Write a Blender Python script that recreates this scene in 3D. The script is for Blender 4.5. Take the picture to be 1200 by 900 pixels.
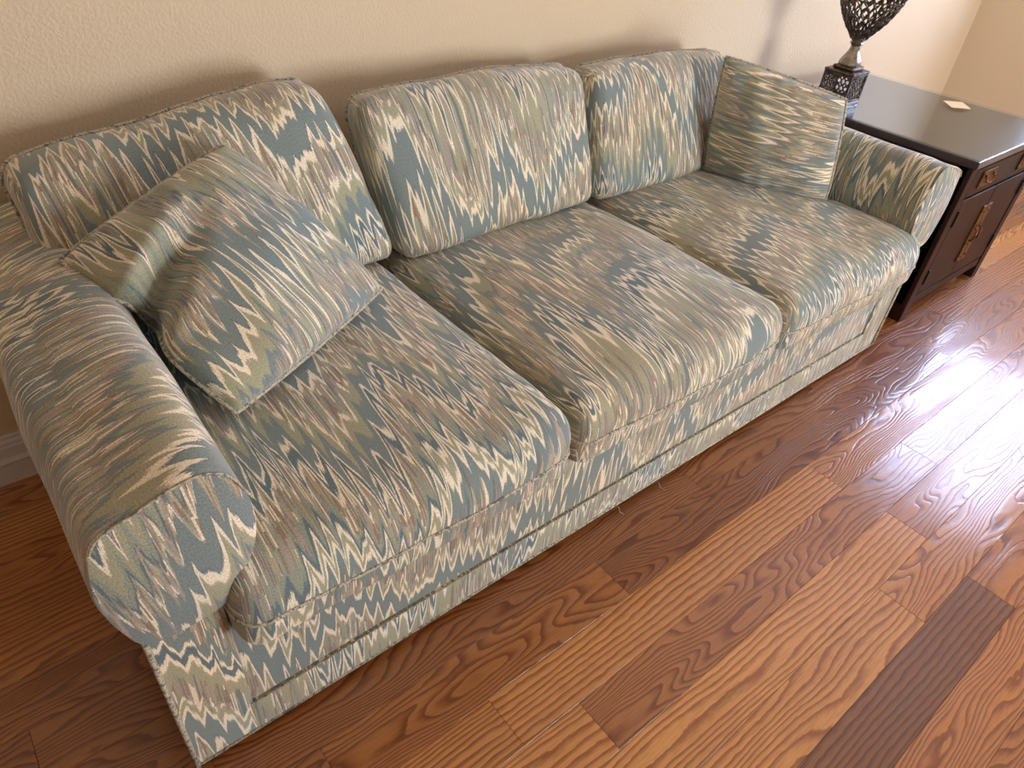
import bpy, bmesh, math, random
from mathutils import Vector, Matrix, noise
random.seed(7)
for o in list(bpy.data.objects): bpy.data.objects.remove(o)
S = bpy.context.scene
COL = S.collection
PI = math.pi

# ------------------------------------------------------------------ camera
F_PX = 825.3
cam_d = bpy.data.cameras.new('camera'); cam = bpy.data.objects.new('camera', cam_d); COL.objects.link(cam)
cam_d.sensor_width = 36; cam_d.lens = F_PX / 1200 * 36; cam_d.clip_start = .02
R_ = [[0.774972, -0.627596, 0.07444], [-0.346591, -0.520536, -0.780331], [0.528481, 0.578934, -0.620921]]
rt, dn, fw = [Vector(r) for r in R_]
M = Matrix((( rt.x, -dn.x, -fw.x), (rt.y, -dn.y, -fw.y), (rt.z, -dn.z, -fw.z))).to_4x4()
M.translation = Vector([0.00512, -1.52777, 1.24699])
cam.matrix_world = M
S.camera = cam

# ------------------------------------------------------------------ world, lights, exposure
S.view_settings.view_transform = 'Standard'; S.view_settings.look = 'None'
S.view_settings.gamma = 1; S.view_settings.use_curve_mapping = False
S.view_settings.exposure = 0.12
W = bpy.data.worlds.new('sky'); S.world = W; W.use_nodes = True
W.node_tree.nodes['Background'].inputs[0].default_value = (.78, .88, 1, 1)
W.node_tree.nodes['Background'].inputs[1].default_value = 1.0
def area(name, loc, rot, sx, sy, power, color):
    l = bpy.data.lights.new(name, 'AREA'); l.shape = 'RECTANGLE'; l.size = sx; l.size_y = sy
    l.energy = power; l.color = color
    o = bpy.data.objects.new(name, l); o.location = loc; o.rotation_euler = rot; COL.objects.link(o)
    return o
XR, YF, XL, ZC = 4.26, -4.6, -3.4, 2.6          # right wall, front wall, left wall, ceiling
WR = (-1.34, -.44, .88, 2.05)                   # right window  y0 y1 z0 z1
WF = (1.5, 2.9, .12, 1.55)                       # front window  x0 x1 z0 z1
area('daylight_right_window', (XR + .2, (WR[0]+WR[1])/2, (WR[2]+WR[3])/2), (0, PI/2, 0), WR[3]-WR[2]+.1, WR[1]-WR[0]+.1, 74, (.56, .66, 1))
area('daylight_front_window', ((WF[0]+WF[1])/2, YF - .2, (WF[2]+WF[3])/2), (PI/2, 0, 0), WF[1]-WF[0]+.1, WF[3]-WF[2]+.1, 150, (.96, .97, 1))

# ------------------------------------------------------------------ helpers
def link(name, me, parent=None, mats=()):
    o = bpy.data.objects.new(name, me); COL.objects.link(o)
    for m in (mats if isinstance(mats, (list, tuple)) else [mats]): me.materials.append(m)
    if parent is not None: o.parent = parent
    return o
def obj(name, bm, mat, parent=None, smooth=True, kind=None, ang=None):
    me = bpy.data.meshes.new(name); bmesh.ops.recalc_face_normals(bm, faces=bm.faces)
    bm.to_mesh(me); bm.free()
    if smooth:
        me.polygons.foreach_set('use_smooth', [True]*len(me.polygons))
        if ang: me.set_sharp_from_angle(angle=math.radians(ang))
    o = link(name, me, parent, mat)
    if kind: o['kind'] = kind
    return o
def empty(name, loc, label=None, cat=None, group=None):
    o = bpy.data.objects.new(name, None); COL.objects.link(o); o.location = loc; o.empty_display_size = .1
    if label: o['label'] = label
    if cat: o['category'] = cat
    if group: o['group'] = group
    return o
def reparent(o, root):
    o.parent = root; o.matrix_parent_inverse = Matrix.Translation(-Vector(root.location))
def box(bm, x0, x1, y0, y1, z0, z1, bev=0, seg=2):
    r = bmesh.ops.create_cube(bm, size=1)
    vs = r['verts']
    for v in vs: v.co = Vector(((x0+x1)/2 + v.co.x*(x1-x0), (y0+y1)/2 + v.co.y*(y1-y0), (z0+z1)/2 + v.co.z*(z1-z0)))
    if bev:
        es = list({e for v in vs for e in v.link_edges})
        bmesh.ops.bevel(bm, geom=es, offset=bev, segments=seg, profile=.5, affect='EDGES')
    return bm
def bx(*a, **k): return box(bmesh.new(), *a, **k)
def tube(bm, pts, r, seg=8, closed=False):
    n = len(pts); rings = []
    pts = [Vector(p) for p in pts]
    up = None
    for i, p in enumerate(pts):
        a = pts[(i-1) % n] if (closed or i) else p; b = pts[(i+1) % n] if (closed or i < n-1) else p
        t = (b-a)
        if t.length < 1e-9: t = Vector((0, 0, 1))
        t.normalize()
        if up is None: up = Vector((0, 0, 1)) if abs(t.z) < .9 else Vector((1, 0, 0))
        s = t.cross(up)
        if s.length < 1e-6: s = t.orthogonal()
        s.normalize(); up = s.cross(t).normalized()
        rr = r[i] if isinstance(r, (list, tuple)) else r
        rings.append([bm.verts.new(p + s*math.cos(2*PI*k/seg)*rr + up*math.sin(2*PI*k/seg)*rr) for k in range(seg)])
    for i in range(n if closed else n-1):
        A, B = rings[i], rings[(i+1) % n]
        for k in range(seg): bm.faces.new((A[k], A[(k+1) % seg], B[(k+1) % seg], B[k]))
    if not closed:
        bm.faces.new(rings[0]); bm.faces.new(rings[-1][::-1])
    return bm
def lathe(bm, prof, c, seg=32, sq=None):
    rings = []
    for r, z in prof:
        ring = []
        for k in range(seg):
            a = 2*PI*(k+.5)/seg; ca, sa = math.cos(a), math.sin(a); rr = r
            ring.append(bm.verts.new((c[0]+ca*rr, c[1]+sa*rr, z)))
        rings.append(ring)
    for A, B in zip(rings, rings[1:]):
        for k in range(seg): bm.faces.new((A[k], A[(k+1) % seg], B[(k+1) % seg], B[k]))
    bm.faces.new(rings[0]); bm.faces.new(rings[-1][::-1])
    return bm
def catmull(pts, sub, closed=True):
    out = []; n = len(pts)
    for i in range(n if closed else n-1):
        g = lambda j: Vector(pts[j % n]) if closed else Vector(pts[max(0, min(n-1, j))])
        p0, p1, p2, p3 = g(i-1), g(i), g(i+1), g(i+2)
        for k in range(sub):
            t = k/sub
            out.append(.5*((2*p1)+(p2-p0)*t+(2*p0-5*p1+4*p2-p3)*t*t+(3*p1-p0-3*p2+p3)*t**3))
    if not closed: out.append(Vector(pts[-1]))
    return out

# ------------------------------------------------------------------ materials
class NT:
    def __init__(s, name):
        s.m = bpy.data.materials.new(name); s.m.use_nodes = True; s.t = s.m.node_tree
        s.b = s.t.nodes['Principled BSDF']
    def n(s, typ, **kw):
        nd = s.t.nodes.new(typ)
        for k, v in kw.items():
            if k.startswith('i_'):
                key = k[2:]; key = int(key) if key.isdigit() else key
                s.set(nd.inputs[key], v)
            else: setattr(nd, k, v)
        return nd
    def set(s, inp, v):
        if isinstance(v, bpy.types.NodeSocket): s.t.links.new(v, inp)
        else: inp.default_value = v
    def m_(s, op, a, b=None, c=None):
        nd = s.n('ShaderNodeMath', operation=op)
        for i, v in enumerate((a, b, c)):
            if v is not None: s.set(nd.inputs[i], v)
        return nd.outputs[0]
    def noise(s, vec, scale, detail=2, rough=.5, dim='3D'):
        nd = s.n('ShaderNodeTexNoise', noise_dimensions=dim)
        if vec is not None: s.set(nd.inputs['Vector'], vec)
        nd.inputs['Scale'].default_value = scale; nd.inputs['Detail'].default_value = detail; nd.inputs['Roughness'].default_value = rough
        return nd.outputs['Fac']
    def xyz(s, x, y, z=0.0):
        nd = s.n('ShaderNodeCombineXYZ'); s.set(nd.inputs[0], x); s.set(nd.inputs[1], y); s.set(nd.inputs[2], z); return nd.outputs[0]
    def ramp(s, f, stops, interp='LINEAR'):
        nd = s.n('ShaderNodeValToRGB'); nd.color_ramp.interpolation = interp; s.set(nd.inputs[0], f)
        el = nd.color_ramp.elements
        while len(el) > 1: el.remove(el[-1])
        el[0].position = stops[0][0]; el[0].color = (*stops[0][1], 1)
        for p, c in stops[1:]:
            e = el.new(p); e.color = (*c, 1)
        return nd.outputs[0]
    def mix(s, f, a, b, mode='MIX'):
        nd = s.n('ShaderNodeMix', data_type='RGBA', blend_type=mode)
        s.set(nd.inputs[0], f)
        for i, v in ((6, a), (7, b)):
            if isinstance(v, tuple): v = (*v[:3], 1)
            s.set(nd.inputs[i], v)
        return nd.outputs[2]
    def bump(s, h, strength, dist, normal=None):
        nd = s.n('ShaderNodeBump'); s.set(nd.inputs['Height'], h); nd.inputs['Strength'].default_value = strength
        nd.inputs['Distance'].default_value = dist
        if normal is not None: s.set(nd.inputs['Normal'], normal)
        s.t.links.new(nd.outputs[0], s.b.inputs['Normal']); return nd.outputs[0]
def srgb(r, g, b):
    f = lambda c: (c/255/12.92) if c/255 <= .04045 else ((c/255+.055)/1.055)**2.4
    return (f(r), f(g), f(b))
def plain(name, col, rough=.5, metal=0, **kw):
    t = NT(name); t.b.inputs['Base Color'].default_value = (*col, 1); t.b.inputs['Roughness'].default_value = rough
    t.b.inputs['Metallic'].default_value = metal
    for k, v in kw.items(): t.b.inputs[k].default_value = v
    return t

def make_fabric():
    t = NT('flame_stitch_fabric')
    uv = t.n('ShaderNodeUVMap', uv_map='pat').outputs[0]
    sp = t.n('ShaderNodeSeparateXYZ', i_0=uv); u0, v0 = sp.outputs[0], sp.outputs[1]
    mul = lambda a, b: t.m_('MULTIPLY', a, b)
    add = lambda a, b: t.m_('ADD', a, b)
    sub = lambda a, b: t.m_('SUBTRACT', a, b)
    n2 = lambda a, b, w, det=1, r=.5: t.noise(t.xyz(a, b, w), 1, det, r)
    # stitch columns, with a small irregularity of their width
    u = add(u0, mul(sub(n2(mul(u0, 14.0), mul(v0, 1.2), 2.0), .5), .035))
    col = mul(t.m_('FLOOR', mul(u, 520.0)), 1/520)
    def tri(x, period, amp):
        return mul(t.m_('PINGPONG', x, period/2), amp/(period/2))
    big = add(mul(n2(mul(u, 5.0), mul(v0, 1.6), 3.3, 0), .42), tri(add(u, mul(n2(mul(u, 6.0), mul(v0, 2.0), 7.0, 0), .10)), .21, .10))                # the large flames
    a1 = t.m_('MULTIPLY_ADD', n2(mul(u, 9.0), mul(v0, 3.5), 5.0, 0), .17, -.010)
    z1 = mul(t.m_('PINGPONG', add(u, mul(n2(mul(u, 40.0), mul(v0, 6.0), 9.0, 0), .02)), .0125), mul(a1, 1/.0125))               # long points
    z2 = tri(add(col, .01), .0110, .016)                                 # short points
    z3 = mul(sub(n2(mul(col, 150.0), mul(v0, 2.5), 1.0, 1), .5), .04)    # uneven stitches
    z4 = mul(sub(n2(mul(u0, 900.0), mul(v0, 700.0), 4.0, 0), .5), .016)    # fuzz of the yarn
    z = add(add(add(big, z1), add(z2, z3)), z4)
    s = add(v0, z)
    f = t.m_('FRACT', mul(s, 1/.56))
    teal = srgb(132, 145, 144); teal2 = srgb(110, 126, 130); olive = srgb(172, 170, 144); sage = srgb(154, 160, 144)
    cream = srgb(246, 234, 212); pink = srgb(176, 158, 150); tan = srgb(182, 172, 150); blue = srgb(150, 162, 174); brown = srgb(150, 128, 110)
    stops = [(0, teal), (.13, cream), (.17, olive), (.215, cream), (.25, teal2), (.29, sage), (.36, olive), (.455, tan), (.47, cream), (.51, teal2),
             (.565, cream), (.59, teal), (.69, olive), (.76, cream), (.80, pink), (.825, teal), (.865, olive), (.93, tan), (.945, cream), (.985, teal2)]
    c = t.ramp(f, stops, 'CONSTANT')
    # striped bands: here the yarn changes from column to column
    st = n2(mul(col, 150.0), mul(v0, 1.5), 8.0)
    sy = t.ramp(st, [(0, teal2), (.36, pink), (.42, sage), (.45, brown), (.475, tan), (.50, cream), (.525, brown), (.55, tan), (.58, sage), (.61, brown), (.63, pink), (.68, teal)], 'CONSTANT')
    k1 = t.m_('FRACT', add(mul(s, 1/.25), mul(st, .5)))
    band = t.m_('LESS_THAN', k1, .34)
    c = t.mix(mul(band, .85), c, sy)
    # the dye shifts slowly over the cloth
    drift = n2(mul(u0, 3.0), mul(v0, 3.0), 30.0)
    c = t.mix(.5, c, t.ramp(drift, [(.35, (.90, 1.0, 1.08)), (.65, (1.04, 1.0, .92))]), 'MULTIPLY')
    wv = n2(mul(u0, 520.0), mul(v0, 360.0), 0.0, 2, .7)
    c = t.mix(.85, c, t.ramp(wv, [(.3, (.66, .67, .68)), (.7, (1.46, 1.45, 1.42))]), 'MULTIPLY')
    t.set(t.b.inputs['Base Color'], c)
    t.b.inputs['Roughness'].default_value = .85
    t.b.inputs['Sheen Weight'].default_value = .6; t.b.inputs['Sheen Roughness'].default_value = .4
    t.b.inputs['Specular IOR Level'].default_value = .25
    t.bump(wv, .35, .0015)
    return t.m
FAB = make_fabric()
def make_welt():
    t = NT('welt_cord_cloth')
    g = t.n('ShaderNodeTexCoord').outputs['Object']
    n = t.noise(g, 110, 1)
    t.set(t.b.inputs['Base Color'], t.ramp(n, [(.0, srgb(120, 128, 126)), (.40, srgb(206, 196, 172)), (.5, srgb(150, 150, 136)), (.55, srgb(214, 202, 178)), (.66, srgb(128, 134, 130))], 'CONSTANT'))
    t.b.inputs['Roughness'].default_value = .85
    return t.m
WELT = make_welt()

def make_wood():
    t = NT('oak_board')
    oc = t.n('ShaderNodeTexCoord').outputs['Object']
    sp = t.n('ShaderNodeSeparateXYZ', i_0=oc); x, y = sp.outputs[0], sp.outputs[1]
    def att(nm): return t.n('ShaderNodeAttribute', attribute_type='OBJECT', attribute_name=nm).outputs['Fac']
    tone, cath, seed = att('tone'), att('cathedral'), att('seed')
    fld = t.noise(t.xyz(t.m_('MULTIPLY', x, 2.1), t.m_('MULTIPLY', y, 11.0), seed), 1, 1.5, .45)
    fine = t.noise(t.xyz(t.m_('MULTIPLY', x, 28.0), t.m_('MULTIPLY', y, 60.0), seed), 1, 2, .6)
    h = t.m_('ADD', t.m_('MULTIPLY', t.m_('MULTIPLY', fld, cath), 24.0), t.m_('MULTIPLY', y, 75.0))
    h = t.m_('ADD', h, t.m_('MULTIPLY', fine, .5))
    fr = t.m_('FRACT', h)
    ln = t.ramp(fr, [(0, (0, 0, 0)), (.40, (.10, .10, .10)), (.66, (.60, .60, .60)), (.84, (1, 1, 1)), (.93, (.9, .9, .9)), (1, (0, 0, 0))])
    por = t.noise(t.xyz(t.m_('MULTIPLY', x, 26.0), t.m_('MULTIPLY', y, 700.0), seed), 1, 1)
    porm = t.ramp(por, [(.48, (0, 0, 0)), (.62, (1, 1, 1))])
    base = t.ramp(tone, [(0, srgb(130, 84, 50)), (.25, srgb(162, 104, 58)), (.5, srgb(194, 128, 68)), (.75, srgb(220, 154, 84)), (1, srgb(230, 168, 96))])
    dark = t.mix(1, base, srgb(166, 128, 88), 'MULTIPLY')
    c = t.mix(t.m_('MULTIPLY', ln, .85), base, dark)
    c = t.mix(t.m_('MULTIPLY', t.m_('MULTIPLY', porm, t.m_('ADD', t.m_('MULTIPLY', ln, .5), .4)), .65), c, dark)
    blot = t.noise(t.xyz(t.m_('MULTIPLY', x, 2.0), t.m_('MULTIPLY', y, 9.0), t.m_('ADD', seed, 9.0)), 1, 2)
    c = t.mix(.5, c, t.ramp(blot, [(.3, (.80, .78, .76)), (.7, (1.12, 1.12, 1.12))]), 'MULTIPLY')
    t.set(t.b.inputs['Base Color'], c)
    t.b.inputs['Roughness'].default_value = .5
    t.b.inputs['Specular IOR Level'].default_value = .3
    t.b.inputs['Coat Weight'].default_value = 1.0; t.b.inputs['Coat Roughness'].default_value = .15; t.b.inputs['Coat IOR'].default_value = 1.5
    b1 = t.m_('SUBTRACT', t.noise(t.xyz(t.m_('MULTIPLY', x, 7.0), t.m_('MULTIPLY', y, 18.0), seed), 1, 2), t.m_('MULTIPLY', ln, .35))
    bn = t.bump(b1, .35, .002)
    t.t.links.new(bn, t.b.inputs['Coat Normal'])
    return t.m
OAK = make_wood()

def make_wall(name, col, s=1.0):
    t = NT(name); oc = t.n('ShaderNodeTexCoord').outputs['Object']
    n1 = t.noise(oc, 150, 2, .5); n2 = t.noise(oc, 60, 2, .5)
    k = t.ramp(n1, [(.42, (0, 0, 0)), (.60, (1, 1, 1))])
    h = t.m_('ADD', k, t.m_('MULTIPLY', n2, .8))
    t.b.inputs['Base Color'].default_value = (*col, 1); t.b.inputs['Roughness'].default_value = .6
    t.bump(h, .32*s, .0016)
    return t.m
WALL = make_wall('textured_cream_paint', srgb(226, 208, 178))
CEIL = make_wall('ceiling_paint', srgb(236, 228, 212), .5)
WHITE = plain('white_trim_paint', srgb(232, 232, 234), .35).m

def make_dark_wood():
    t = NT('dark_lacquered_wood'); oc = t.n('ShaderNodeTexCoord').outputs['Object']
    sp = t.n('ShaderNodeSeparateXYZ', i_0=oc)
    n = t.noise(t.xyz(t.m_('MULTIPLY', sp.outputs[0], 30.0), t.m_('MULTIPLY', sp.outputs[1], 30.0), t.m_('MULTIPLY', sp.outputs[2], 4.0)), 1, 3, .6)
    t.set(t.b.inputs['Base Color'], t.ramp(n, [(.3, srgb(26, 11, 6)), (.7, srgb(56, 27, 16))]))
    t.b.inputs['Roughness'].default_value = .3; t.b.inputs['Coat Weight'].default_value = 1; t.b.inputs['Coat Roughness'].default_value = .14
    return t.m
DWOOD = make_dark_wood()
DTOP = DWOOD.copy(); DTOP.name = 'polished_dark_wood'
DWOOD.node_tree.nodes['Principled BSDF'].inputs['Coat Weight'].default_value = .12
DWOOD.node_tree.nodes['Principled BSDF'].inputs['Roughness'].default_value = .5
DWOOD.node_tree.nodes['Principled BSDF'].inputs['Specular IOR Level'].default_value = .3
BLACKM = plain('black_iron', (.012, .011, .010), .45).m
def make_brass():
    t = NT('aged_brass'); oc = t.n('ShaderNodeTexCoord').outputs['Object']
    n = t.noise(oc, 120, 3)
    t.set(t.b.inputs['Base Color'], t.ramp(n, [(.35, srgb(92, 62, 38)), (.7, srgb(150, 108, 66))]))
    t.b.inputs['Metallic'].default_value = .8; t.b.inputs['Roughness'].default_value = .42; t.bump(n, .3, .001)
    return t.m
BRASS = make_brass()
def make_pewter(name, lo, hi, rough):
    t = NT(name); oc = t.n('ShaderNodeTexCoord').outputs['Object']
    n = t.noise(oc, 60, 3, .6)
    t.set(t.b.inputs['Base Color'], t.ramp(n, [(.3, lo), (.72, hi)]))
    t.b.inputs['Metallic'].default_value = .9; t.b.inputs['Roughness'].default_value = rough; t.bump(n, .35, .0015)
    return t.m
PEWT = make_pewter('aged_pewter', srgb(112, 104, 96), srgb(168, 160, 150), .3)
PEWD = make_pewter('dark_pewter', srgb(62, 54, 48), srgb(128, 116, 104), .4)
PAPER = plain('cream_paper', srgb(236, 206, 158), .8).m
PAPER.name = 'cream_paper'
def make_pane():
    t = NT('window_glass'); t.t.nodes.remove(t.b)
    tr = t.n('ShaderNodeBsdfTransparent'); gl = t.n('ShaderNodeBsdfGlossy'); gl.inputs['Roughness'].default_value = .02
    mx = t.n('ShaderNodeMixShader'); mx.inputs[0].default_value = .06
    t.t.links.new(tr.outputs[0], mx.inputs[1]); t.t.links.new(gl.outputs[0], mx.inputs[2])
    t.t.links.new(mx.outputs[0], t.t.nodes['Material Output'].inputs[0])
    return t.m
PANE = make_pane()
def make_table_glass():
    t = NT('clear_table_glass'); t.t.nodes.remove(t.b)
    tr = t.n('ShaderNodeBsdfTransparent'); tr.inputs[0].default_value = (.90, .94, .96, 1)
    gl = t.n('ShaderNodeBsdfGlossy'); gl.inputs[0].default_value = (.90, .94, 1, 1)
    lw = t.n('ShaderNodeFresnel'); lw.inputs[0].default_value = 1.52
    oc = t.n('ShaderNodeTexCoord').outputs['Object']
    sm = t.noise(oc, 7, 3, .6)
    t.set(gl.inputs['Roughness'], t.m_('ADD', t.m_('MULTIPLY', sm, .16), .02))
    bf = t.n('ShaderNodeNewGeometry').outputs['Backfacing']
    mx = t.n('ShaderNodeMixShader'); t.set(mx.inputs[0], t.m_('MULTIPLY', lw.outputs[0], t.m_('SUBTRACT', 1.0, bf)))
    t.t.links.new(tr.outputs[0], mx.inputs[1]); t.t.links.new(gl.outputs[0], mx.inputs[2])
    t.t.links.new(mx.outputs[0], t.t.nodes['Material Output'].inputs[0])
    return t.m
TGLASS = make_table_glass()

# ------------------------------------------------------------------ room shell
def struct(o): o['kind'] = 'structure'; return o
T = .14
struct(obj('wall_back', bx(XL-T, XR+T, 0, T, -.05, ZC), WALL, smooth=False))
struct(obj('wall_left', bx(XL-T, XL, YF, 0, -.05, ZC), WALL, smooth=False))
bm = bmesh.new()                                  # right wall round its window
box(bm, XR, XR+T, YF, WR[0], -.05, ZC); box(bm, XR, XR+T, WR[1], 0, -.05, ZC)
box(bm, XR, XR+T, WR[0], WR[1], -.05, WR[2]); box(bm, XR, XR+T, WR[0], WR[1], WR[3], ZC)
struct(obj('wall_right', bm, WALL, smooth=False))
bm = bmesh.new()
box(bm, XL-T, WF[0], YF-T, YF, -.05, ZC); box(bm, WF[1], XR+T, YF-T, YF, -.05, ZC)
box(bm, WF[0], WF[1], YF-T, YF, -.05, WF[2]); box(bm, WF[0], WF[1], YF-T, YF, WF[3], ZC)
struct(obj('wall_front', bm, WALL, smooth=False))
struct(obj('ceiling', bx(XL-T, XR+T, YF-T, T, ZC, ZC+.1), CEIL, smooth=False))

def window(idx, axis, a0, a1, z0, z1, plane):
    def b(bm, p0, p1, q0, q1, d0, d1, **k):
        if axis == 'y': box(bm, plane+d0, plane+d1, p0, p1, q0, q1, **k)
        else: box(bm, p0, p1, plane-d1, plane-d0, q0, q1, **k)
    root = empty('window_%d' % idx, (plane, (a0+a1)/2, z0) if axis == 'y' else ((a0+a1)/2, plane, z0)); struct(root)
    w = .05
    bm = bmesh.new()
    b(bm, a0, a0+w, z0, z1, .02, .10); b(bm, a1-w, a1, z0, z1, .02, .10)
    b(bm, a0+w, a1-w, z0, z0+w, .02, .10); b(bm, a0+w, a1-w, z1-w, z1, .02, .10)
    reparent(obj('window_frame', bm, WHITE, None, False), root)
    bm = bmesh.new(); mid = (a0+a1)/2; b(bm, mid-.02, mid+.02, z0+w, z1-w, .03, .08)
    reparent(obj('mullion', bm, WHITE, None, False), root)
    for p0, p1 in ((a0+w, mid-.02), (mid+.02, a1-w)):
        bm = bmesh.new(); b(bm, p0, p1, z0+w, z1-w, .05, .056)
        reparent(obj('pane', bm, PANE, None, False), root)
    bm = bmesh.new(); b(bm, a0-.04, a1+.04, z0-.03, z0, -.04, .10)
    reparent(obj('window_sill', bm, WHITE, None, False), root)
window(1, 'y', WR[0], WR[1], WR[2], WR[3], XR)
window(2, 'x', WF[0], WF[1], WF[2], WF[3], YF)

BBP = [(0, 0), (.014, 0), (.014, .052), (.017, .058), (.014, .066), (.0125, .070), (.0125, .096), (.010, .100), (.0095, .108), (.006, .113), (.006, .120), (0, .122)]
def baseboard(name, p0, p1, nrm):
    bm = bmesh.new(); p0, p1, nrm = Vector(p0), Vector(p1), Vector(nrm)
    A = [bm.verts.new(p0 + nrm*d + Vector((0, 0, z))) for d, z in BBP]
    B = [bm.verts.new(p1 + nrm*d + Vector((0, 0, z))) for d, z in BBP]
    n = len(A)
    for i in range(n): bm.faces.new((A[i], A[(i+1) % n], B[(i+1) % n], B[i]))
    bm.faces.new(A); bm.faces.new(B[::-1])
    return struct(obj(name, bm, WHITE, smooth=False))
baseboard('baseboard_back', (XL, 0, 0), (XR, 0, 0), (0, -1, 0))
baseboard('baseboard_right', (XR, YF, 0), (XR, -.018, 0), (-1, 0, 0))
baseboard('baseboard_left', (XL, YF, 0), (XL, -.018, 0), (1, 0, 0))
baseboard('baseboard_front', (XL+.018, YF, 0), (XR-.018, YF, 0), (0, 1, 0))

# ------------------------------------------------------------------ floor boards
floor = struct(obj('floor', bx(XL, XR, YF, 0, -.05, -.014), plain('subfloor', srgb(40, 24, 16), .9).m, smooth=False))
BW = .105; Y0 = -1.057
def board(x0, x1, y0, y1, tone, cath, seed):
    g = .0003
    cx, cy = (x0+x1)/2, (y0+y1)/2
    bm = bx(x0-cx+g, x1-cx-g, y0-cy+g, y1-cy-g, -.014, 0)
    top = [e for e in bm.edges if all(v.co.z > -.001 for v in e.verts)]
    bmesh.ops.bevel(bm, geom=top, offset=.0004, segments=1, affect='EDGES')
    o = obj('floor_board', bm, OAK, floor, smooth=False); o.location = (cx, cy, 0)
    o['tone'] = tone; o['cathedral'] = cath; o['seed'] = seed
# rows counted from the board edge that lies at Y0; known joints and tones from the photograph
known = {   # row k spans Y0-k*BW .. Y0-(k+1)*BW : list of (x_end, tone, cathedral)
    -4: [(-1.1, .3, .5), (-.2, .22, .8), (1.1, .28, .6)],
    -3: [(-.6, .22, .7), (.5, .2, .9)],
    -2: [(-.9, .2, .6), (.02, .22, .9), (1.2, .3, .8), (2.6, .3, .6)],
    -1: [(-.9, .2, .5), (.17, .32, .9), (.827, .42, 1.0), (2.35, .22, 1.0), (3.3, .4, .8)],
    0: [(-.4, .5, .4), (.45, .66, .35), (1.50, .72, .12), (2.9, .55, 1.0)],
    1: [(-.5, .5, .8), (.58, .74, .35), (1.80, .42, 1.0), (2.7, .5, 1.0)],
    2: [(.2, .6, .4), (1.52, .84, .3), (2.5, .5, 1.0)],
    3: [(.1, .6, .3), (1.287, .80, .35), (2.3, .62, .8)],
    4: [(.25, .4, .3), (1.49, .10, .16), (2.6, .5, .6)],
    5: [(.6, .55, .9), (1.75, .52, 1.0)],
    6: [(.9, .7, .7), (1.9, .4, .9)],
}
rng = random.Random(3)
k = -11; cnt = 0
while Y0 - k*BW > YF:
    y1 = min(0, Y0 - k*BW); y0 = max(YF, Y0 - (k+1)*BW)
    if y1 - y0 > .004:
        x = XL; segs = list(known.get(k, []))
        while x < XR - .01:
            if segs and segs[0][0] > x + .05: xe, tn, ct = segs.pop(0)
            else: xe, tn, ct = x + rng.uniform(.7, 1.7), rng.choice([.3, .45, .55, .65, .75]), rng.choice([.2, .4, .8, 1.0])
            if segs == [] and x == XL and k not in known: xe = x + rng.uniform(.4, 1.6)
            if x == XL and k in known and xe - x > 1.9:
                xm = x + (xe-x)*rng.uniform(.35, .6)
                board(x, xm, y0, y1, rng.choice([.3, .5]), .6, rng.uniform(0, 60)); x = xm
            xe = min(XR, xe)
            if XR - xe < .2: xe = XR
            board(x, xe, y0, y1, tn, ct, rng.uniform(0, 60)); x = xe; cnt += 1
    k += 1

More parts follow.
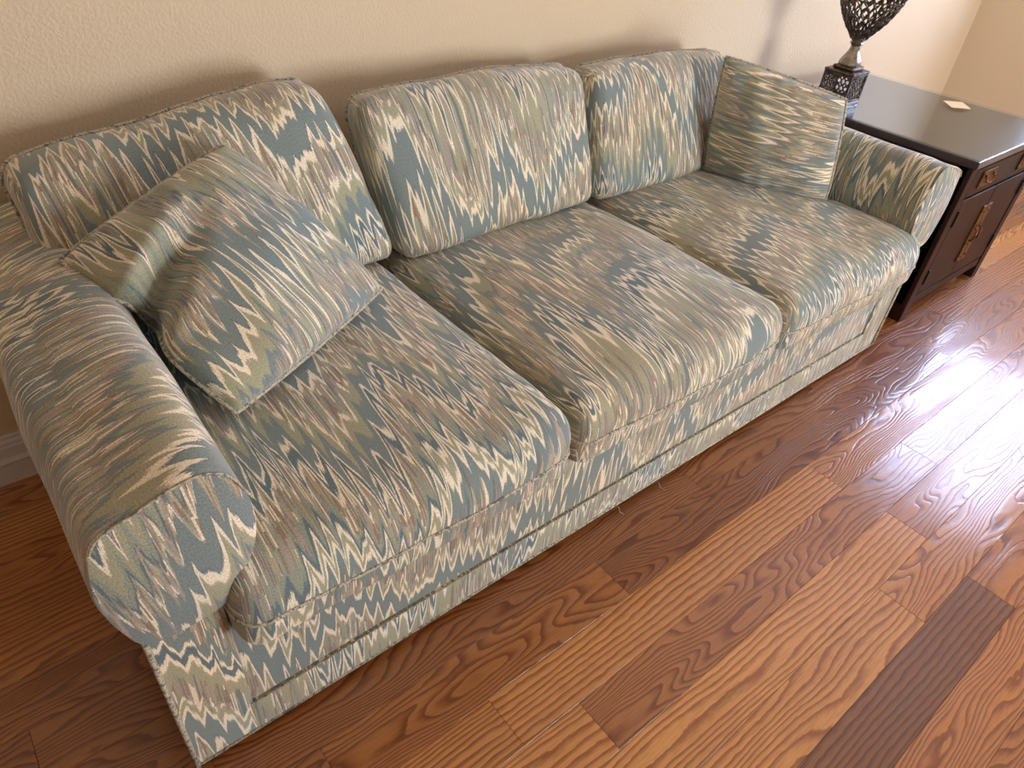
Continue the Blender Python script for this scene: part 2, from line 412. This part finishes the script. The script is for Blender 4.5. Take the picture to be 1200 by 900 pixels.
# ------------------------------------------------------------------ sofa
SOFA = empty('sofa', (1.075, -.45, 0), 'long three-seat sofa in blue-green, sage and cream flame-stitch fabric against the cream wall', 'sofa')
def spart(name, bm, mat=FAB, parent=None, **k):
    o = obj(name, bm, mat, None, **k)
    if parent is None: reparent(o, SOFA)
    else: o.parent = parent                        # parent mesh part sits at the same origin
    return o
def part_under(o, p):
    o.parent = p
def spacing(n, e=.75):                             # denser towards the edges
    out = []
    for i in range(n+1):
        t = -1 + 2*i/n
        out.append(math.copysign(1-(1-abs(t))**(1/e), t) if False else math.sin(t*PI/2)*(1-e)+t*e)
    return out
class Cushion:
    """box cushion: 8 corners (index bits x,y,z), rounded edges, puffed faces, cloth coordinates unrolled"""
    def __init__(s, corners, r, puff, main='z', seed=0, wr=.004, off=(0, 0), rlow=0):
        s.rlow = rlow
        s.c = [Vector(c) for c in corners]; s.puff = puff; s.main = main; s.seed = seed; s.wr = wr; s.off = off
        c = s.c
        s.h = Vector(((c[1]-c[0]).length+(c[7]-c[6]).length, (c[2]-c[0]).length+(c[7]-c[5]).length, (c[4]-c[0]).length+(c[7]-c[3]).length))/4
        s.r = Vector([min(a, b*.98) for a, b in zip(r if isinstance(r, tuple) else (r, r, r), s.h)])
    def pos(s, P):
        h, r = s.h, s.r
        if s.rlow and P.z < 0: r = Vector((r[0], r[1], s.rlow))
        inn = Vector([max(-(h[i]-r[i]), min(h[i]-r[i], P[i])) for i in range(3)])
        d = Vector([(P[i]-inn[i])/r[i] for i in range(3)])
        if d.length > 1e-9: d.normalize(); Q = inn + Vector([d[i]*r[i] for i in range(3)])
        else: Q = P.copy()
        q = Vector([Q[i]/h[i] for i in range(3)])
        D = Vector((0, 0, 0))
        for i in range(3):
            j, k = (i+1) % 3, (i+2) % 3
            pu = s.puff[i]; pu = pu[0] if (isinstance(pu, tuple) and q[i] < 0) else (pu[1] if isinstance(pu, tuple) else pu)
            w = max(0, 1-abs(q[j])**2.6)*max(0, 1-abs(q[k])**2.6)
            D[i] = pu*w*q[i]
        nz = noise.noise(Vector((Q.x*7, Q.y*7, Q.z*7+s.seed)))*s.wr + noise.noise(Vector((Q.x*19, Q.y*19, Q.z*19+s.seed)))*s.wr*.35
        dn = d.normalized() if d.length > 1e-9 else Vector((0, 0, 1))
        Q = Q + D + dn*nz
        w = [(Q[i]/h[i]+1)/2 for i in range(3)]
        out = Vector((0, 0, 0))
        for b in range(8):
            f = 1
            for i in range(3): f *= w[i] if (b >> i) & 1 else 1-w[i]
            out += s.c[b]*f
        return out
    def uv(s, P, ax, sg):
        h = s.h
        x, y, z = P
        if s.main == 'z':      # u along x, v along y, front unrolls
            if ax == 2: u, v = x, y
            elif ax == 1: u, v = x, sg*(h.y+(h.z-z))
            else: u, v = sg*(h.x+(h.z-z)), y
        else:                  # main face is -y; u along x, v along z
            if ax == 1: u, v = x, z
            elif ax == 2: u, v = x, sg*(h.z+(y+h.y))
            else: u, v = sg*(h.x+(y+h.y)), z
        return (u+s.off[0], v+s.off[1])
    def mesh(s, n=(26, 26, 12)):
        bm = bmesh.new(); L = bm.loops.layers.uv.new('pat'); cache = {}
        sp = [spacing(k, .6) for k in n]
        def vert(P):
            key = tuple(round(a, 6) for a in P)
            if key not in cache: cache[key] = bm.verts.new(s.pos(Vector(P)))
            return cache[key]
        for ax in range(3):
            j, k = (ax+1) % 3, (ax+2) % 3
            for sg in (-1, 1):
                for a in range(n[j]):
                    for b in range(n[k]):
                        quad = []
                        for da, db in ((0, 0), (1, 0), (1, 1), (0, 1)):
                            P = [0, 0, 0]; P[ax] = sg*s.h[ax]; P[j] = sp[j][a+da]*s.h[j]; P[k] = sp[k][b+db]*s.h[k]
                            quad.append(P)
                        if sg < 0: quad.reverse()
                        f = bm.faces.new([vert(P) for P in quad])
                        for lp, P in zip(f.loops, quad): lp[L].uv = s.uv(P, ax, sg)
        return bm
    def seam(s, plane_ax, val, r=.004, out=.001, seg=8):
        j, k = (plane_ax+1) % 3, (plane_ax+2) % 3
        pts = []; N = 40; h = s.h
        def P(a, b):
            p = Vector((0, 0, 0)); p[plane_ax] = val*h[plane_ax]; p[j] = a*h[j]; p[k] = b*h[k]; return p
        for i in range(N): pts.append(P(-1+2*i/N, -1))
        for i in range(N): pts.append(P(1, -1+2*i/N))
        for i in range(N): pts.append(P(1-2*i/N, 1))
        for i in range(N): pts.append(P(-1, 1-2*i/N))
        cen = sum((c for c in s.c), Vector())/8
        w = [s.pos(p) for p in pts]
        o = [p + (p-cen).normalized()*out for p in w]
        bm = bmesh.new(); tube(bm, o, r, seg, True); return bm
def flat_corners(x0, x1, y0, y1, z0, z1):
    return [(x1 if b & 1 else x0, y1 if b & 2 else y0, z1 if b & 4 else z0) for b in range(8)]

# frame: plinth, deck, back
def uvbox(x0, x1, y0, y1, z0, z1, bev=.01, off=(0, 0), vax='z', sub=1):
    bm = bx(x0, x1, y0, y1, z0, z1, bev=bev, seg=3); L = bm.loops.layers.uv.new('pat')
    for f in bm.faces:
        n = f.normal
        for lp in f.loops:
            c = lp.vert.co
            if abs(n.z) > .7: u, v = (c.x, c.y) if vax == 'z' else (c.y, c.x)
            elif abs(n.y) >= abs(n.x): u, v = c.x, c.z
            else: u, v = c.y, c.z
            lp[L].uv = (u+off[0], v+off[1])
    return bm
ZB = .022
spart('base_frame', uvbox(.06, 2.09, -.80, -.03, ZB+.01, .29))
spart('front_rail', uvbox(.100, 2.045, -.868, -.76, .098, .318, .012, (.3, .1)), ang=50)
lb = spart('lower_band', uvbox(.100, 2.045, -.873, -.76, ZB, .101, .004, (1.3, .43)), ang=50)
bm = bmesh.new(); tube(bm, [(.10, -.872, .1015), (2.045, -.872, .1015)], .0017, 6)
spart('seam_welt', bm, WELT, lb)
bm = bmesh.new(); tube(bm, [(.0, -.872, ZB), (1.05, -.873, ZB-.001), (2.145, -.872, ZB)], .0030, 8)
spart('hem_welt', bm, WELT, lb)
for tx, tl in ((.965, .02), (1.105, .026)):
    spart('loose_thread', tube(bmesh.new(), [(tx, -.874, ZB), (tx+.004, -.882, ZB-.004), (tx+.002, -.889, ZB-.012), (tx+.01, -.889-tl*.4, ZB-.019)], .0007, 5), WELT, lb)
bk = Cushion(flat_corners(-.005, 2.155, -.20, -.03, .05, .625), .035, (.0, (.0, .0), (.0, .01)), 'y', 3, .003, (2.2, .2))
spart('back_frame', bk.mesh((60, 10, 24)))
for px in (.08, 2.07):
    for py in (-.82, -.10): spart('foot', lathe(bmesh.new(), [(.022, 0), (.026, .01), (.026, .04)], (px, py), 16), BLACKM)

def make_arm(side):
    X = (lambda x: x) if side < 0 else (lambda x: 2.15-x)
    so = .37 if side < 0 else 3.9
    # upright lower part
    x0, x1 = sorted((X(0), X(.105)))
    low = spart('arm', uvbox(x0, x1, -.872, -.03, ZB, .43, .005, (so, .27)), ang=50)
    prof = [(.004, .392), (-.016, .44), (-.026, .50), (-.020, .56), (-.004, .603), (.045, .622), (.10, .638), (.138, .630), (.160, .597), (.169, .545), (.163, .49), (.138, .435), (.108, .395), (.055, .385)]
    P = catmull([(a, b, 0) for a, b in prof], 5)
    n = len(P)
    acc = [0]
    for i in range(n): acc.append(acc[-1] + (P[(i+1) % n]-P[i]).length)
    bm = bmesh.new(); L = bm.loops.layers.uv.new('pat')
    ys = [-.8885, -.886, -.880, -.87, -.85]+[-.85+(.82*(i+1)/34) for i in range(34)]
    ins = {0: .006, 1: .002, 2: .0, 3: 0}
    cx, cz = .075, .51
    rings = []
    for iy, y in enumerate(ys):
        ring = []
        for i, p in enumerate(P):
            d = Vector((p.x-cx, p.y-cz)); dl = d.length; d.normalize()
            off = -ins.get(iy, 0)
            off += noise.noise(Vector((p.x*6, y*5, p.y*6+so)))*.006
            # the pad swells a little towards the middle of its length
            off += .006*math.sin(PI*min(1, max(0, (-y)/.87)))
            q = Vector((p.x, p.y)) + d*off
            if iy > 3 and p.y > .62 and y > -.84: q.y += .004
            ring.append(bm.verts.new((X(q.x), y + .012*max(0, (q.y-.5))*0, q.y)))
        rings.append(ring)
    for a in range(len(ys)-1):
        for i in range(n):
            j = (i+1) % n
            f = bm.faces.new((rings[a][i], rings[a][j], rings[a+1][j], rings[a+1][i]))
            for lp, (yy, ss) in zip(f.loops, ((ys[a], acc[i]), (ys[a], acc[i+1]), (ys[a+1], acc[i+1]), (ys[a+1], acc[i]))):
                lp[L].uv = (yy+so*2, ss+so)
    bm.faces.new(rings[-1])
    spart('arm_pad', bm, FAB, low, ang=60)
    # front end panel of the pad
    bm = bmesh.new(); L = bm.loops.layers.uv.new('pat')
    edge = [Vector((v[0], v[1])) for v in [(p.x, p.y) for p in P]]
    cen = Vector((.078, .515)); K = 8; rr = []
    for kk in range(K):
        t = 1-kk/K
        ring = []
        for i, e in enumerate(edge):
            q = cen + (e-cen)*t*(1 if kk else .992)
            ring.append(bm.verts.new((X(q.x), -.8875 - .012*(1-t**3), q.y)))
        rr.append(ring)
    c = bm.verts.new((X(cen.x), -.8875-.012, cen.y))
    for a in range(K-1):
        for i in range(n): bm.faces.new((rr[a][i], rr[a][(i+1) % n], rr[a+1][(i+1) % n], rr[a+1][i]))
    for i in range(n): bm.faces.new((rr[-1][i], rr[-1][(i+1) % n], c))
    for f in bm.faces:
        for lp in f.loops: lp[L].uv = (lp.vert.co.x*.9 + lp.vert.co.z*.1 + so*1.7, lp.vert.co.z + so)
    spart('arm_front_panel', bm, FAB, low)
    bm = bmesh.new(); tube(bm, [(X(q.x), -.8895, q.y) for q in [cen+(e-cen)*.985 for e in edge[18:42]]], .0016, 6)
    spart('panel_seam', bm, WELT, low)
    bm = bmesh.new(); tube(bm, [(X(.002), -.874, .395), (X(.001), -.875, .2), (X(.0), -.874, ZB)], .0042, 8)
    spart('welt', bm, WELT, low)
    return low
make_arm(-1); make_arm(1)

def seat_cushion(x0, x1, seed, off, dz=0, yb=-.18, yf=-.928):
    c = flat_corners(x0, x1, yf, yb, .312, .452)
    cu = Cushion(c, (.030, .052, .060), ((.004, .004), (.010, .0), (.004, .026+dz)), 'z', seed, .006, off, .014)
    o = spart('seat_cushion', cu.mesh((34, 34, 14)))
    spart('welt', cu.seam(2, -.14, .0030, .0012), WELT, o)
seat_cushion(.108, .727, 1, (.1, .2)); seat_cushion(.733, 1.382, 11, (1.0, .75), .004); seat_cushion(1.388, 2.040, 23, (1.9, .45), .006)

def back_cushion(FBL, FBR, FTL, FTR, RTL, RTR, RBL, RBR, seed, off):
    cu = Cushion([FBL, FBR, RBL, RBR, FTL, FTR, RTL, RTR], (.030, .055, .045), ((.006, .006), (.030, .0), (.0, .012)), 'y', seed, .008, off)
    o = spart('back_cushion', cu.mesh((32, 14, 28)))
    spart('welt', cu.seam(1, .42, .0036, .0018), WELT, o)
back_cushion((.115, -.335, .455), (.745, -.325, .468), (.085, -.225, .745), (.640, -.225, .835), (.088, -.075, .735), (.655, -.060, .800), (.115, -.19, .45), (.74, -.17, .45), 31, (.55, .1))
back_cushion((.752, -.345, .455), (1.355, -.325, .462), (.690, -.235, .800), (1.355, -.215, .778), (.745, -.075, .752), (1.400, -.055, .762), (.752, -.19, .45), (1.365, -.17, .45), 43, (1.45, .3))
back_cushion((1.362, -.335, .458), (1.985, -.325, .455), (1.372, -.225, .772), (1.94, -.22, .772), (1.415, -.07, .748), (2.03, -.06, .735), (1.372, -.19, .45), (1.985, -.18, .45), 57, (2.35, .2))

# ------------------------------------------------------------------ throw pillows
def pillow(name, label, BL, BR, TR, TL, thick, vdir, off, seed, dent=None):
    BL, BR, TR, TL = map(Vector, (BL, BR, TR, TL))
    cen = (BL+BR+TR+TL)/4
    nrm = (BR-BL).cross(TL-BL).normalized() + (TL-TR).cross(BR-TR).normalized(); nrm.normalize()
    W_ = ((BR-BL).length+(TR-TL).length)/2; H_ = ((TL-BL).length+(TR-BR).length)/2
    N = 40; sp = spacing(N, .55)
    def P(a, b, side):
        A = a*(1+.015*(1-b*b)-.012*(a*b)**4); B = b*(1+.015*(1-a*a)-.012*(a*b)**4)          # edges pull in between the ears
        if dent: A, B = dent[0](A, B)
        w = ((A+1)/2, (B+1)/2)
        p = BL*(1-w[0])*(1-w[1]) + BR*w[0]*(1-w[1]) + TR*w[0]*w[1] + TL*(1-w[0])*w[1]
        e = max(0, (1-a**2))*max(0, (1-b**2))
        th = thick/2*(e**.36)
        th *= 1 - .10*(abs(a*b))
        th += noise.noise(Vector((a*2.2, b*2.2, seed+side)))*.012*min(1, e*4)
        # puckers run in from the seams
        k = max(abs(a), abs(b))
        t = b if abs(a) > abs(b) else a
        th += math.sin(t*17+seed+2*math.sin(t*5))*.0045*max(0, k-.55)*min(1, e*8)*2
        if dent and side > 0: th += dent[1](a, b)
        return p + nrm*th*side
    bm = bmesh.new(); L = bm.loops.layers.uv.new('pat')
    for side in (1, -1):
        g = {}
        for i in range(N+1):
            for j in range(N+1): g[i, j] = bm.verts.new(P(sp[i], sp[j], side))
        for i in range(N):
            for j in range(N):
                q = [(i, j), (i+1, j), (i+1, j+1), (i, j+1)]
                if side < 0: q.reverse()
                f = bm.faces.new([g[k] for k in q])
                for lp, (ii, jj) in zip(f.loops, q):
                    a, b = sp[ii]*W_/2, sp[jj]*H_/2
                    lp[L].uv = ((a, b) if vdir == 'b' else (b, a))
                    lp[L].uv = (lp[L].uv[0]*1.1+off[0]+(1.7 if side < 0 else 0), lp[L].uv[1]*1.1+off[1])
    bmesh.ops.remove_doubles(bm, verts=bm.verts, dist=.0006)
    base = Vector((cen.x, cen.y, min(BL.z, BR.z)))
    root = empty(name, base, label, 'pillow')
    reparent(obj('cover', bm, FAB), root)
    loop = [P(sp[i], -1, 1) for i in range(N)]+[P(1, sp[i], 1) for i in range(N)]+[P(-sp[i], 1, 1) for i in range(N)]+[P(-1, -sp[i], 1) for i in range(N)]
    loop = [p + (p-cen).normalized()*.002 for p in loop]
    reparent(obj('welt', tube(bmesh.new(), loop, .0036, 8, True), WELT), root)
    return root
def dent_uv(A, B):
    w = math.exp(-((B-.12)/.22)**2)*max(0, (-A))**3
    return A + .20*w, B
def dent_th(a, b):
    # a deep fold running in from the left edge
    d = b - (.12 + .38*(a+1))
    w = math.exp(-(d/.13)**2)*max(0, min(1, (.25-a)/.9))
    return -.066*w + .026*math.exp(-((d-.25)/.14)**2)*max(0, min(1, (.1-a)/.9))
pillow('throw_pillow', 'creased flame-stitch throw pillow slumped flat in the corner by the left arm',
       (.238, -.640, .492), (.612, -.455, .505), (.406, -.300, .780), (.108, -.330, .655), .19, 'b', (.2, .9), 5, (dent_uv, dent_th))
pillow('throw_pillow', 'flame-stitch throw pillow propped upright against the right arm near the lamp',
       (1.795, -.325, .480), (1.940, -.655, .478), (1.965, -.600, .735), (1.785, -.315, .795), .19, 'a', (.75, 1.9), 9)

# ------------------------------------------------------------------ side table
TX0, TX1, TY0, TY1, TZ = 2.402, 3.028, -.845, -.15, .576
TB = empty('side_table', ((TX0+TX1)/2, (TY0+TY1)/2, 0), 'dark lacquered wooden cabinet side table with glass top and brass plates beside the sofa', 'table')
def tp(name, bm, mat, parent=None, smooth=False, label=None, **k):
    o = obj(name, bm, mat, None, smooth, **k)
    if parent is None: reparent(o, TB)
    else: o.parent = parent
    if label: o['label'] = label
    return o
body = tp('cabinet_body', bx(TX0, TX1, TY0+.012, TY1, .062, .545, bev=.003), DWOOD)
tp('wood_top', bx(TX0-.009, TX1+.012, TY0-.009, TY1+.01, .545, .570, bev=.004), DTOP)
tp('glass_top', bx(TX0-.011, TX1+.014, TY0-.011, TY1+.012, .5705, .576, bev=.001), TGLASS)
for sx in (0, 1):
    x0 = TX0 if not sx else TX1-.045
    for sy in (0, 1):
        y0 = TY0 if not sy else TY1-.045
        tp('leg', bx(x0, x0+.045, y0, y0+.045, 0, .066 if sy else .545, bev=.003), DWOOD)
# aprons between the legs
tp('apron', bx(TX0+.045, TX1-.045, TY0+.004, TY0+.02, .052, .085, bev=.002), DWOOD)
dr = tp('drawer', bx(TX0+.052, TX1-.052, TY0+.002, TY0+.02, .440, .532, bev=.004), DWOOD)
mx = (TX0+TX1)/2
for cx in (mx-.155, mx+.155):
    p = tp('drawer_plate', bx(cx-.052, cx+.052, TY0-.003, TY0+.002, .463, .517, bev=.002), BRASS, dr)
    bm = bmesh.new()
    for q in (-1, 1):
        o = obj('pull_stud', tube(bmesh.new(), [(cx+q*.028, TY0-.002, .500), (cx+q*.028, TY0-.010, .500)], .005, 8), BRASS, None, True); o.parent = dr
    tube(bm, [(cx-.028, TY0-.006, .500), (cx-.026, TY0-.012, .484), (cx, TY0-.014, .478), (cx+.026, TY0-.012, .484), (cx+.028, TY0-.006, .500)], .0028, 6)
    for qx in (-.044, .044):
        for qz in (.470, .510):
            o = obj('rivet', bx(cx+qx-.003, cx+qx+.003, TY0-.0048, TY0-.002, qz-.003, qz+.003, bev=.001), BRASS, None, False); o.parent = dr
    o = obj('drawer_pull', bm, BRASS, None, True); o.parent = dr
for q in (0, 1):
    x0, x1 = (TX0+.052, mx-.001) if not q else (mx+.001, TX1-.052)
    d = tp('door', bx(x0, x1, TY0+.002, TY0+.02, .092, .430, bev=.004), DWOOD)
    hx = x0-.004 if not q else x1-.004
    for hz in (.135, .345):
        bm = bx(hx, hx+.010, TY0-.005, TY0+.004, hz, hz+.055, bev=.002); o = obj('hinge', bm, BLACKM, None, False); o.parent = d
    px0, px1 = (mx-.034, mx-.001) if not q else (mx+.001, mx+.034)
    bm = bx(px0, px1, TY0-.003, TY0+.003, .155, .365, bev=.0015); o = obj('lock_plate', bm, BRASS, None, False); o.parent = d
    bm = bmesh.new(); cx = (px0+px1)/2
    for hz in (.175, .345, .225, .295):
        o = obj('rivet', bx(cx-.004, cx+.004, TY0-.0055, TY0-.002, hz-.004, hz+.004, bev=.001), BRASS, None, False); o.parent = d
    tube(bm, [(cx, TY0-.004, .285), (cx, TY0-.014, .275), (cx, TY0-.014, .245), (cx, TY0-.004, .235)], .003, 6)
    o = obj('door_pull', bm, BRASS, None, True); o.parent = d

# small card on the table top
bm = bmesh.new()
q = [(2.932, -.492), (2.987, -.539), (2.928, -.595), (2.874, -.549)]
lo = [bm.verts.new((x, y, .5765)) for x, y in q]; hi = [bm.verts.new((x, y, .5777)) for x, y in q]
bm.faces.new(lo[::-1]); bm.faces.new(hi)
for i in range(4): bm.faces.new((lo[i], lo[(i+1) % 4], hi[(i+1) % 4], hi[i]))
o = obj('paper_card', bm, PAPER, None, False); o['label'] = 'small cream paper card lying on the glass top of the side table'; o['category'] = 'card'

# ------------------------------------------------------------------ lamp
LX, LY, LZ = 2.482, -.322, .5762
LAMP = empty('table_lamp', (LX, LY, LZ), 'aged pewter openwork urn lamp with square lattice base on the side table', 'lamp')
def lp_(name, bm, mat, smooth=True, parent=None, **k):
    o = obj(name, bm, mat, None, smooth, **k)
    if parent is None: reparent(o, LAMP)
    else: o.parent = parent
    return o
hb = .048
lp_('plinth', box(bx(LX-hb-.004, LX+hb+.004, LY-hb-.004, LY+hb+.004, LZ, LZ+.012, bev=.003), LX-hb, LX+hb, LY-hb, LY+hb, LZ+.012, LZ+.022, bev=.002), PEWT, False)
z0, z1 = LZ+.022, LZ+.106
# openwork block: corner posts, rails and a net of wavy bars on every side
blk = lp_('lattice_block', bx(LX-hb, LX+hb, LY-hb, LY+hb, z0-.002, z0+.003, bev=.001), PEWD, False)
for sx in (-1, 1):
    for sy in (-1, 1): lp_('corner_post', bx(LX+sx*hb-.004, LX+sx*hb+.004, LY+sy*hb-.004, LY+sy*hb+.004, z0, z1, bev=.001), PEWD, False, blk)
def net_bars(bm, f, n, z0, z1, waves, amp, r):
    for i in range(n):
        for s in (-1, 1):
            pts = []
            K = waves*8
            for j in range(K+1):
                t = j/K
                pts.append(f((i+.5)/n + s*amp/n*math.cos(t*waves*PI + (PI if i % 2 else 0)*0), z0+(z1-z0)*t))
            rr = [r*(1+.45*math.sin(j*1.7+i*2.1)) for j in range(K+1)]
            tube(bm, pts, rr, 5)
for nx, ny in ((0, -1), (-1, 0), (0, 1), (1, 0)):
    bm = bmesh.new()
    def f(u, z, nx=nx, ny=ny):
        w = (u-.5)*2*(hb-.002)
        return (LX + nx*hb + (w if nx == 0 else 0), LY + ny*hb + (w if ny == 0 else 0), z)
    net_bars(bm, f, 6, z0, z1, 4, .5, .0020)
    for zz in (z0+.003, z1-.003): tube(bm, [f(0, zz), f(1, zz)], .004, 6)
    lp_('lattice_panel', bm, PEWD, True, blk)
bm = bx(LX-hb-.006, LX+hb+.006, LY-hb-.006, LY+hb+.006, z1, z1+.010, bev=.004)
box(bm, LX-.038, LX+.038, LY-.038, LY+.038, z1+.010, z1+.022, bev=.006)
lp_('cap', bm, PEWD, False)
zn = z1+.020
lp_('neck', lathe(bmesh.new(), [(.034, zn), (.036, zn+.006), (.034, zn+.014), (.029, zn+.024), (.022, zn+.036), (.0165, zn+.048), (.015, zn+.060), (.019, zn+.066), (.022, zn+.070), (.018, zn+.074), (.024, zn+.080), (.026, zn+.086)], (LX, LY), 8), PEWT, True, ang=25)
zb = zn+.084
BP = [(0, .024), (.01, .030), (.03, .048), (.06, .070), (.10, .090), (.14, .103), (.18, .109), (.22, .106), (.26, .094), (.29, .074), (.31, .05), (.325, .034)]
def brad(z):
    for (a, ra), (b, rb) in zip(BP, BP[1:]):
        if a <= z <= b: return ra+(rb-ra)*(z-a)/(b-a)
    return BP[-1][1]
bm = bmesh.new()
def fb(u, z):
    r = brad(z-zb); a = u*2*PI
    return (LX+math.cos(a)*r, LY+math.sin(a)*r, z)
net_bars(bm, fb, 24, zb, zb+.325, 8, .5, .0032)
urn = lp_('openwork_urn', bm, PEWD, True)
for zz, rr in ((zb+.002, .0045), (zb+.322, .006), (zb+.235, .0028), (zb+.115, .0024)):
    lp_('urn_ring', tube(bmesh.new(), [fb(i/40, zz) for i in range(40)], rr, 6, True), PEWD, True, urn)
zt = zb+.325
lp_('stem', lathe(bmesh.new(), [(.036, zt), (.030, zt+.01), (.012, zt+.02), (.010, zt+.10), (.016, zt+.11), (.016, zt+.15), (.008, zt+.16)], (LX, LY), 20), PEWT)
t = plain('ivory_shade_cloth', srgb(226, 214, 190), .9)
bm = bmesh.new()
for (ra, za), (rb, zb_) in ((( .19, zt+.07), (.135, zt+.30)), ((.133, zt+.30), (.188, zt+.07))):
    A = [bm.verts.new((LX+math.cos(2*PI*i/40)*ra, LY+math.sin(2*PI*i/40)*ra, za)) for i in range(40)]
    B = [bm.verts.new((LX+math.cos(2*PI*i/40)*rb, LY+math.sin(2*PI*i/40)*rb, zb_)) for i in range(40)]
    for i in range(40): bm.faces.new((A[i], A[(i+1) % 40], B[(i+1) % 40], B[i]))
bmesh.ops.remove_doubles(bm, verts=bm.verts, dist=.0001)
lp_('lamp_shade', bm, t.m)
